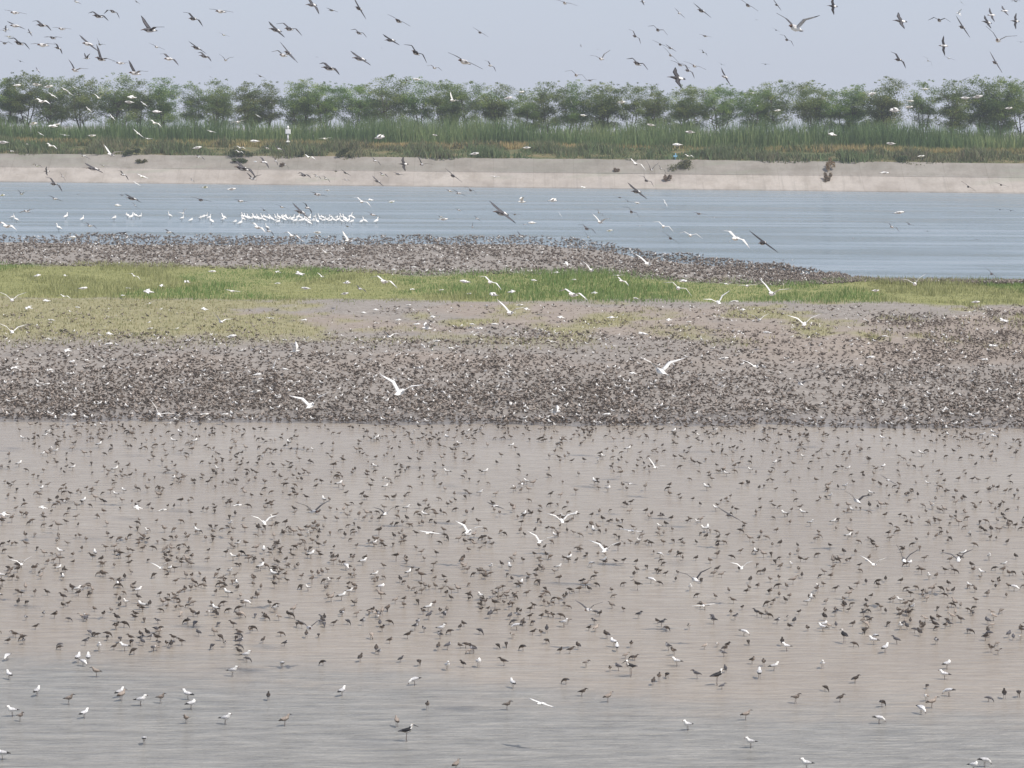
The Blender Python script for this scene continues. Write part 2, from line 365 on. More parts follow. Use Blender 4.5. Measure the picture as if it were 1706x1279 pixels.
TV = [tree_meshes(100+i, 11, w_, lo, de) for i, (w_, lo, de) in enumerate([(7.5, .46, 1.4), (6.2, .50, 1.2), (8.6, .52, 1.4), (5.4, .36, 1.2), (7.0, .58, 1.1), (8.6, .46, 1.5), (6.0, .26, 1.3), (7.8, .54, 1.2)])]
ORD = "first second third fourth fifth sixth seventh eighth ninth tenth eleventh twelfth thirteenth fourteenth fifteenth sixteenth seventeenth eighteenth nineteenth twentieth".split()
def ordw(i): return ORD[i] if i < 20 else ("twenty-" if i < 30 else "thirty-" if i < 40 else "forty-")+ORD[i % 10] if i % 10 or i < 20 else ("twenty-first", "thirty-first", "forty-first")[i//10-2]
FT = [(8, 128), (42, 118), (88, 126), (135, 124), (190, 122), (232, 130), (275, 126), (322, 136), (362, 130), (412, 134), (447, 134), (502, 130), (545, 136), (588, 138), (652, 123), (700, 128), (742, 132), (785, 134), (828, 138), (872, 146), (915, 133), (962, 134), (1003, 136), (1048, 138), (1092, 150), (1150, 142), (1205, 140), (1255, 148), (1300, 132), (1352, 134), (1392, 148), (1430, 138), (1476, 128), (1538, 132), (1585, 130), (1632, 126), (1668, 126), (1704, 134)]
TC = ['dark green', 'mid green', 'broad dark green', 'narrow green', 'open-branched', 'broad full', 'low-branched', 'flat-topped']
def plant_tree(u, vtop, dist, var, label, group, rz):
    g = at(u, 205, dist); y = g[1]; gz = 6.5
    ztop = at(u, vtop, dist)[2]; s = (ztop-gz)/11.4
    e = bpy.data.objects.new('tree', None); col.objects.link(e); e.location = (g[0], y, gz); e.scale = (s*1.04, s*1.04, s); e.rotation_euler = (0, 0, rz)
    tr, cr = TV[var]; link('trunk', tr, e); link('crown', cr, e)
    tag(e, label, 'tree', group)
rt = random.Random(3)
for i, (u, vt) in enumerate(FT):
    var = (i*5+i//8) % 8
    plant_tree(u, vt, 472-.2*(u-853)/FPX*470+rt.uniform(-2, 2), var, f"{TC[var]} tree, {ordw(i)} from the left in the front row behind the reeds", 'trees in a row behind the reeds', rt.uniform(0, 6.28))
for i in range(26):
    u = 20+i*66+rt.uniform(-18, 18)
    if abs(u-1510) < 30: continue
    plant_tree(u, 146+rt.uniform(-8, 8), 484-.2*(u-853)/FPX*480+rt.uniform(-2, 3), (i*3+1) % 8, f"shaded tree behind the front row, {ordw(i)} from the left in the back row", 'back row of trees', rt.uniform(0, 6.28))

# shrubs hanging over or rooted in the concrete
def shrub(u, v, wpx, hpx, dy, seed, label, cols, dens=1.0):
    rg = np.random.default_rng(seed); p = at(u, v, 433+dy-.2*(u-853)/FPX*433); x = p[0]; y = bank_y(x)+dy; z = float(bank_z(x, dy)); W_ = wpx*y/FPX/2; H_ = hpx*y/FPX
    nb = 7; n = int(1100*dens)//nb*nb
    cx = rg.uniform(-.75, .75, nb); cz = rg.uniform(-.55, .45, nb)*(1-.4*abs(cx)); br = rg.uniform(.22, .48, nb); bi = np.repeat(np.arange(nb), n//nb)
    d = rg.normal(0, 1, (n, 3)); d /= np.linalg.norm(d, axis=1)[:, None]; d *= (rg.random(n)**.45*br[bi])[:, None]
    P = np.stack([(cx[bi]+d[:, 0])*W_, d[:, 1]*W_*.7, (cz[bi]+d[:, 2]*1.1)*H_*.55], -1)
    P[:, 1] += P[:, 2]*.6; P[:, 2] += H_*.3
    nn = rg.normal(0, 1, (n, 3)); nn /= np.linalg.norm(nn, axis=1)[:, None]; e1 = np.cross(nn, rg.normal(0, 1, (n, 3))); e1 /= np.linalg.norm(e1, axis=1)[:, None]; e2 = np.cross(nn, e1)
    sz = rg.uniform(.07, .17, n)[:, None]
    LV = np.stack([P-e1*sz, P+e2*sz*.5, P+e1*sz, P-e2*sz*.5], 1).reshape(-1, 3)
    o = link('shrub', mesh('shrub', LV, np.arange(len(LV)).reshape(-1, 4), None, [foliage_mat('shrub_leaves', cols)], False, dict(tint=np.repeat(rg.random(n), 4))))
    o.location = (x, y, z); tag(o, label, 'shrub')
GRN = [(.05, .075, .035), (.09, .12, .045)]; OLV = [(.09, .10, .05), (.17, .165, .07)]; BRN = [(.17, .13, .095), (.26, .20, .14)]
shrub(217, 258, 34, 20, 7.6, 1, 'dark green shrub spilling over the concrete lip at the left', GRN)
shrub(236, 268, 22, 10, 5.6, 2, 'thin dry weeds trailing down the concrete beside the left shrub', OLV, .5)
shrub(404, 258, 50, 22, 7.6, 3, 'broad green shrub spilling over the lip, left of the white pole', GRN)
shrub(398, 268, 24, 12, 5.8, 4, 'dark weed clump on the slope under the broad green shrub', GRN, .6)
shrub(576, 254, 34, 20, 7.8, 5, 'dark green rounded bush on the lip, right of the white pole', GRN)
shrub(500, 256, 26, 12, 7.8, 6, 'low dark bush on the lip just below the white pole', GRN, .7)
shrub(740, 256, 26, 12, 7.8, 7, 'small brownish bush on the concrete lip left of centre', OLV, .7)
shrub(1026, 277, 12, 12, 4.6, 8, 'single round brown weed growing on the upper concrete slope', BRN, .5)
shrub(1130, 276, 52, 24, 5.6, 9, 'wide olive shrub spreading down the slope, beneath the blue marker post', OLV)
shrub(1112, 294, 14, 16, 1.9, 10, 'narrow weed strip hanging below the wide olive shrub', BRN, .5)
shrub(1384, 276, 16, 30, 5.4, 11, 'dry straw coloured weeds on the upper slope at the right', [(.22, .15, .08), (.30, .22, .11)], .5)
shrub(1379, 292, 16, 20, 2.6, 12, 'brown weed clump rooted at the mid ledge at the right', BRN, .8)
shrub(1408, 256, 28, 22, 7.9, 13, 'dark rounded bush on the lip right of the dry weeds', GRN)
shrub(1500, 254, 30, 18, 7.9, 14, 'low green bush on the lip towards the right end', GRN)
shrub(470, 300-22, 8, 8, 5.0, 16, 'tiny weed tuft on the upper slope under the white pole', BRN, .3)

# ------------------------------------------------------------------ white instrument pole and blue marker
def box(cx, cy, cz, sx, sy, sz, bev=.12):
    V = []; b = bev*min(sx, sy)
    for z in (cz-sz/2, cz+sz/2):
        for x, y in ((-sx/2+b, -sy/2), (sx/2-b, -sy/2), (sx/2, -sy/2+b), (sx/2, sy/2-b), (sx/2-b, sy/2), (-sx/2+b, sy/2), (-sx/2, sy/2-b), (-sx/2, -sy/2+b)): V.append((cx+x, cy+y, z))
    F = [(k, (k+1) % 8, 8+(k+1) % 8, 8+k) for k in range(8)]+[tuple(range(7, -1, -1)), tuple(range(8, 16))]
    return V, F
def lathe(prof, n=12):
    V = []; F = []
    for r, z in prof:
        for k in range(n): V.append((r*math.cos(2*math.pi*k/n), r*math.sin(2*math.pi*k/n), z))
    for i in range(len(prof)-1):
        for k in range(n): F.append((i*n+k, i*n+(k+1) % n, (i+1)*n+(k+1) % n, (i+1)*n+k))
    F.append(tuple(range(n))[::-1]); F.append(tuple(range((len(prof)-1)*n, len(prof)*n))); return V, F
m_wp = mat('white_paint', (.8, .8, .79), .35); m_gp = mat('glass_dark', (.05, .05, .06), .15); m_bp = mat('blue_paint', (.25, .5, .7), .4); m_con = mat('plinth_concrete', (.55, .55, .5), .8)
gx = at(485, 240, 460); px_, py_ = gx[0], bank_y(gx[0])+13.5; pz_ = 5.3
e = bpy.data.objects.new('instrument_pole', None); col.objects.link(e); e.location = (px_, py_, pz_)
tag(e, 'white pole with an equipment box, standing in front of the reeds', 'pole')
link('plinth', mesh('plinth', *lathe([(.26, -.1), (.24, .55), (.16, 1.0)]), None, [m_con], False), e)
link('disc_collar', mesh('disc_collar', *lathe([(.42, 1.0), (.44, 1.06), (.2, 1.26), (.1, 1.34)]), None, [m_wp], False), e)
link('post', mesh('post', *lathe([(.13, 1.2), (.13, 2.35)]), None, [m_wp], True), e)
eb = link('equipment_box', mesh('equipment_box', *box(0, 0, 2.68, .82, .42, .72), None, [m_wp], False), e)
link('box_door', mesh('box_door', *box(0, -.225, 2.68, .66, .03, .56), None, [m_wp], False), eb)
link('sensor_dome', mesh('sensor_dome', *lathe([(.11, 3.04), (.11, 3.16), (.2, 3.18), (.2, 3.34), (.15, 3.48), (.04, 3.58)]), None, [m_wp], True), e)
gx = at(1122, 262, 442)
e = bpy.data.objects.new('marker_post', None); col.objects.link(e); e.location = (gx[0], bank_y(gx[0])+8.2, 4.2)
tag(e, 'small pale blue marker post at the top edge of the concrete slope', 'marker post')
link('post', mesh('post', *lathe([(.07, -.1), (.07, .95), (.03, 1.05)]), None, [m_bp], True), e)
link('sign_plate', mesh('sign_plate', *box(0, -.09, .62, .62, .04, .26), None, [m_bp], False), e)

# ------------------------------------------------------------------ birds
BM = [mat('brown_feather', (.055, .045, .038), .8, var=.5), mat('buff_feather', (.30, .255, .22), .8, var=.3), mat('white_feather', (.82, .81, .78), .7, var=.06),
      mat('grey_feather', (.50, .50, .51), .7, var=.15), mat('black_feather', (.02, .02, .022), .6), mat('dark_leg', (.10, .06, .05), .6), mat('slate_feather', (.075, .073, .08), .8, var=.45)]
BR, BU, WH, GR, BK, LG, SL = range(7)
def loft(st, n=8):
    """st: (x, z, half width, half height, material of the span that follows)"""
    V = []; F = []; M = []
    for i, s in enumerate(st):
        a = st[max(i-1, 0)]; b = st[min(i+1, len(st)-1)]; tx, tz = b[0]-a[0], b[1]-a[1]; L = math.hypot(tx, tz) or 1; nx, nz = -tz/L, tx/L
        for k in range(n):
            an = 2*math.pi*k/n; V.append((s[0]+nx*s[3]*math.sin(an), s[2]*math.cos(an), s[1]+nz*s[3]*math.sin(an)))
    for i in range(len(st)-1):
        for k in range(n):
            F.append((i*n+k, i*n+(k+1) % n, (i+1)*n+(k+1) % n, (i+1)*n+k))
            m = st[i][4]; M.append(m[0] if isinstance(m, tuple) and k < n/2 else m[1] if isinstance(m, tuple) else m)   # (back, belly)
    F.append(tuple(range(n))[::-1]); M.append(st[0][4][0] if isinstance(st[0][4], tuple) else st[0][4]); F.append(tuple(range((len(st)-1)*n, len(st)*n))); M.append(M[-2])
    return V, F, M
def join(parts):
    V = []; F = []; M = []
    for v, f, m in parts:
        o = len(V); V += [tuple(a) for a in v]; F += [tuple(i+o for i in q_) for q_ in f]; M += m
    return V, F, M
def stick(pts, r, m, n=3):
    v, f = tube(pts, [r]*len(pts), n); return v, f, [m]*len(f)
def wing(side, half, chord, a_in, a_out, top, bot, tipm, sweep=.12, root=(.03, .02), wf=.42, twist=0):
    """closed aerofoil shell, arm raised by a_in, hand by a_out (degrees)"""
    fr = [0, .15, wf, .62, .8, 1.0]; y = root[0]; z = root[1]; V = []; F = []; M = []; px_ = 0
    ch = [1.0, .98, .9, .72, .48, .06]; pf = 0
    for i, f in enumerate(fr):
        dl = (f-pf)*half; an = R(a_in) if f <= wf+.01 else R(a_out); y += dl*math.cos(an); z += dl*math.sin(an); pf = f
        lead = chord*.5+(f/wf*chord*.35 if f <= wf else chord*.35-(f-wf)/(1-wf)*(half*sweep+chord*.45))
        c_ = chord*ch[i]; th = .055*chord*(1-f*.7)+.002; nx = -math.sin(an); nz = math.cos(an)
        for xx, t in ((lead, 0), (lead-c_*.35, th), (lead-c_, 0), (lead-c_*.35, -th*.5)): V.append((xx, side*(y+nx*t), z+nz*t))
    for i in range(len(fr)-1):
        for k in range(4):
            q_ = (i*4+k, i*4+(k+1) % 4, (i+1)*4+(k+1) % 4, (i+1)*4+k); F.append(q_ if side < 0 else q_[::-1])
            M.append(tipm if i == len(fr)-2 else top if k < 2 else bot)
    e_ = (len(fr)-1)*4; F.append((e_, e_+1, e_+2, e_+3)); M.append(tipm); F.append((3, 2, 1, 0)); M.append(top)
    return V, F, M
POSE = {'glide': (6, -3), 'arch': (22, -28), 'vee': (42, 22), 'up': (62, 48), 'down': (-8, -52), 'flat': (0, 0)}
PFAC = {'glide': 1.0, 'arch': .92, 'vee': .86, 'up': .6, 'down': .8, 'flat': 1.0}
def flyer(kind, pose):
    ai, ao = POSE[pose]; parts = []
    if kind == 'shore':
        k = 1.0
        st = [(-.205, 0, .030, .004, BK), (-.15, 0, .034, .012, (WH, WH)), (-.09, 0, .036, .03, (WH, BU)), (-.02, 0, .05, .045, (SL, GR)), (.06, .0, .05, .048, (SL, GR)), (.12, .008, .032, .034, SL), (.16, .016, .024, .026, SL), (.19, .016, .024, .024, SL), (.212, .014, .012, .012, LG), (.30, .0, .004, .004, LG)]
        top, bot, tp, half, ch = SL, SL, BK, .345, .14
    elif kind == 'gull':
        st = [(-.20, 0, .045, .004, WH), (-.14, 0, .04, .014, WH), (-.07, 0, .045, .038, WH), (0, 0, .058, .055, (GR, WH)), (.07, .0, .055, .052, (WH, WH)), (.125, .008, .036, .036, WH), (.165, .012, .03, .03, WH), (.19, .010, .022, .022, WH), (.205, .004, .009, .009, LG), (.24, -.003, .003, .003, LG)]
        top, bot, tp, half, ch = WH, WH, GR, .46, .165
    else:                                        # pale grey-winged bird
        st = [(-.20, 0, .04, .004, GR), (-.14, 0, .036, .014, WH), (-.07, 0, .04, .034, WH), (0, 0, .05, .048, (GR, WH)), (.07, .0, .05, .046, (GR, WH)), (.125, .008, .032, .032, GR), (.165, .012, .026, .026, BR), (.19, .010, .02, .02, LG), (.25, -.003, .003, .003, LG)]
        top, bot, tp, half, ch = SL, GR, SL, .39, .13
    parts.append(loft(st, 8))
    for s in (-1, 1): parts.append(wing(s, half, ch, ai, ao, top, bot, tp, .16, root=(.028, .02)))
    for s in (-1, 1): parts.append(stick([(-.08, s*.012, -.02), (-.17, s*.012, -.016), (-.235, s*.012, -.012)], .004, LG))
    return join(parts), 2*half
def stander(kind, pose, n=8, legs=True, yaw_head=0):
    P = []
    if kind == 'wader':                          # small hunched shorebird about 0.2 m
        L = .085
        if pose == 'feed':
            st = [(-.10, L+.055, .012, .003, BK), (-.06, L+.055, .026, .016, (BR, BU)), (-.01, L+.05, .042, .036, (BR, BU)), (.045, L+.038, .038, .034, (BR, BU)), (.08, L+.018, .022, .022, BR), (.10, L-.005, .018, .018, BR), (.112, L-.022, .010, .010, BK), (.128, .006, .003, .003, BK)]
        elif pose == 'roost':
            st = [(-.10, L+.03, .012, .003, BK), (-.06, L+.04, .028, .018, (BR, BU)), (-.005, L+.052, .045, .042, (BR, BU)), (.035, L+.07, .040, .044, (BR, BU)), (.05, L+.105, .026, .026, BR), (.038, L+.128, .014, .010, BR)]
        else:
            st = [(-.10, L+.03, .012, .003, BK), (-.06, L+.042, .026, .016, (BR, BU)), (-.01, L+.052, .042, .036, (BR, BU)), (.04, L+.068, .038, .036, (BR, BU)), (.065, L+.098, .020, .022, BR), (.078, L+.118, .020, .021, BR), (.098, L+.120, .011, .011, BK), (.145, L+.106, .003, .003, BK)]
        sc = 1.0; wcol = (BR, SL); lw = .0035
    elif kind == 'gull':
        L = .105
        wh = (GR, WH)
        if pose == 'roost': st = [(-.15, L+.05, .02, .004, BK), (-.10, L+.055, .03, .018, wh), (-.02, L+.06, .055, .05, wh), (.045, L+.075, .05, .055, (WH, WH)), (.07, L+.12, .032, .032, WH), (.055, L+.15, .018, .012, WH)]
        elif pose == 'feed': st = [(-.16, L+.085, .02, .004, BK), (-.10, L+.08, .03, .018, wh), (-.02, L+.065, .055, .048, wh), (.05, L+.05, .05, .046, (WH, WH)), (.09, L+.03, .028, .028, WH), (.118, L+.01, .026, .026, WH), (.135, L-.012, .010, .010, LG), (.15, L-.05, .003, .003, LG)]
        else: st = [(-.16, L+.045, .02, .004, BK), (-.10, L+.052, .03, .018, wh), (-.02, L+.06, .055, .05, wh), (.045, L+.075, .05, .05, (WH, WH)), (.075, L+.115, .03, .032, WH), (.088, L+.15, .028, .03, WH), (.112, L+.152, .018, .018, WH), (.128, L+.15, .009, .009, LG), (.158, L+.142, .003, .003, LG)]
        sc = 1.0; wcol = (GR, BK); lw = .0045
    elif kind == 'buff':                         # buff-brown medium bird
        L = .11
        wh = (BU, BU)
        st = [(-.13, L+.04, .015, .004, BR), (-.08, L+.05, .03, .018, wh), (-.01, L+.062, .05, .045, wh), (.045, L+.085, .042, .044, wh), (.068, L+.125, .022, .024, BU), (.08, L+.15, .022, .023, BU), (.10, L+.152, .012, .012, BK), (.165, L+.142, .003, .003, BK)]
        sc = 1.0; wcol = (BU, BR); lw = .004
    elif kind == 'godwit':                       # taller shore crowd bird
        L = .15
        st = [(-.14, L+.05, .015, .004, BK), (-.09, L+.055, .03, .018, (BR, BU)), (-.01, L+.062, .05, .045, (BR, BU)), (.05, L+.085, .04, .042, (BR, BU)), (.075, L+.135, .018, .02, BU), (.088, L+.17, .02, .021, BU), (.105, L+.168, .01, .01, BK), (.20, L+.13, .003, .003, BK)]
        if pose == 'roost': st = st[:4]+[(.065, L+.125, .028, .028, BU), (.045, L+.15, .014, .01, BU)]
        sc = 1.0; wcol = (BR, SL); lw = .004
    else:                                        # egret
        L = .26
        st = [(-.22, L+.06, .02, .006, WH), (-.15, L+.08, .07, .05, WH), (-.03, L+.12, .12, .115, WH), (.07, L+.17, .10, .10, WH), (.12, L+.24, .05, .05, WH), (.115, L+.31, .034, .036, WH), (.135, L+.38, .034, .036, WH), (.16, L+.415, .03, .03, WH), (.20, L+.415, .016, .016, BR), (.31, L+.395, .006, .005, BR)]
        if pose == 'roost': st = st[:5]+[(.10, L+.28, .05, .045, WH), (.05, L+.32, .02, .014, WH)]
        sc = 1.0; wcol = (WH, WH); lw = .008
    P.append(loft(st, n))
    bx, bz = st[2][0], st[2][1]; hw = st[2][2]; hl = abs(st[0][0])*1.08
    for s in (-1, 1):                            # folded wings lying on the flanks
        z0 = (st[0][1]+st[2][1])/2
        fw = [(-hl*1.05, st[0][1]-.004, .004, .004, wcol[1]), (-hl*.55, z0+.008, .008, hw*.35, wcol[0]), (bx, bz+hw*.22, .010, hw*.55, wcol[0]), (st[3][0], st[3][1]+hw*.1, .009, hw*.45, wcol[0]), (st[3][0]+hw*.55, st[3][1]-.002, .004, hw*.15, wcol[0])]
        v, f, m = loft(fw, max(4, n-2)); offs = [hw*.28, hw*.66, hw*.93, hw*.82, hw*.6]; nn = max(4, n-2)
        v = [(a, b+s*offs[i//nn], c_) for i, (a, b, c_) in enumerate(v)]; P.append((v, f, m))
    if legs:
        for s in (-1, 1):
            fx = .004 if s > 0 else -.012
            P.append(stick([(-.002, s*.016, bz-.02), (-.014, s*.018, L*.5), (fx, s*.02, .004)], lw, LG))
            if n > 6: P.append(stick([(fx-.01, s*.02, .004), (fx+.028, s*.02+.008*s, .003)], lw*.8, LG)); P.append(stick([(fx, s*.02, .004), (fx+.026, s*.02-.012*s, .003)], lw*.8, LG))
    return join(P)
MESH = {}
def bmesh_of(key, data):
    if key not in MESH:
        V, F, M = data(); MESH[key] = mesh(key[0], V, F, M, BM)
    return MESH[key]

# ---- naming by place, so every label points at one bird
LAB = []
def vphrase(v, u, stand=False):
    if stand:
        return 'on the dark mud' if v < near_shore(u) else 'in the brown shallows' if v < 1100 else 'in the grey foreground water'
    for lim, s in ((118, 'in open sky'), (200, 'before the trees'), (246, 'over the reeds'), (312, 'before the concrete slope'), (398, 'over the blue lake'), (450, 'over the crowded shore'), (506, 'over the green strip'), (570, 'over the tussocks'), (700, 'over the dense flock'), (9999, 'over the brown shallows')):
        if v < lim: return s
def uphrase(u):
    for lim, s in ((170, 'at far left'), (380, 'at left'), (600, 'well left of centre'), (790, 'slightly left'), (920, 'at centre'), (1110, 'slightly right'), (1330, 'well right of centre'), (1540, 'at right'), (9999, 'at far right')):
        if u < lim: return s
def finish_labels():
    d = {}
    for o, u, base in LAB: d.setdefault(base, []).append((u, o))
    for base, L in d.items():
        L.sort(key=lambda t: t[0])
        for i, (u, o) in enumerate(L):
            o['label'] = base if len(L) == 1 else base+(', leftmost' if i == 0 else ', rightmost' if i == len(L)-1 else f', {ordw(i)} from left')

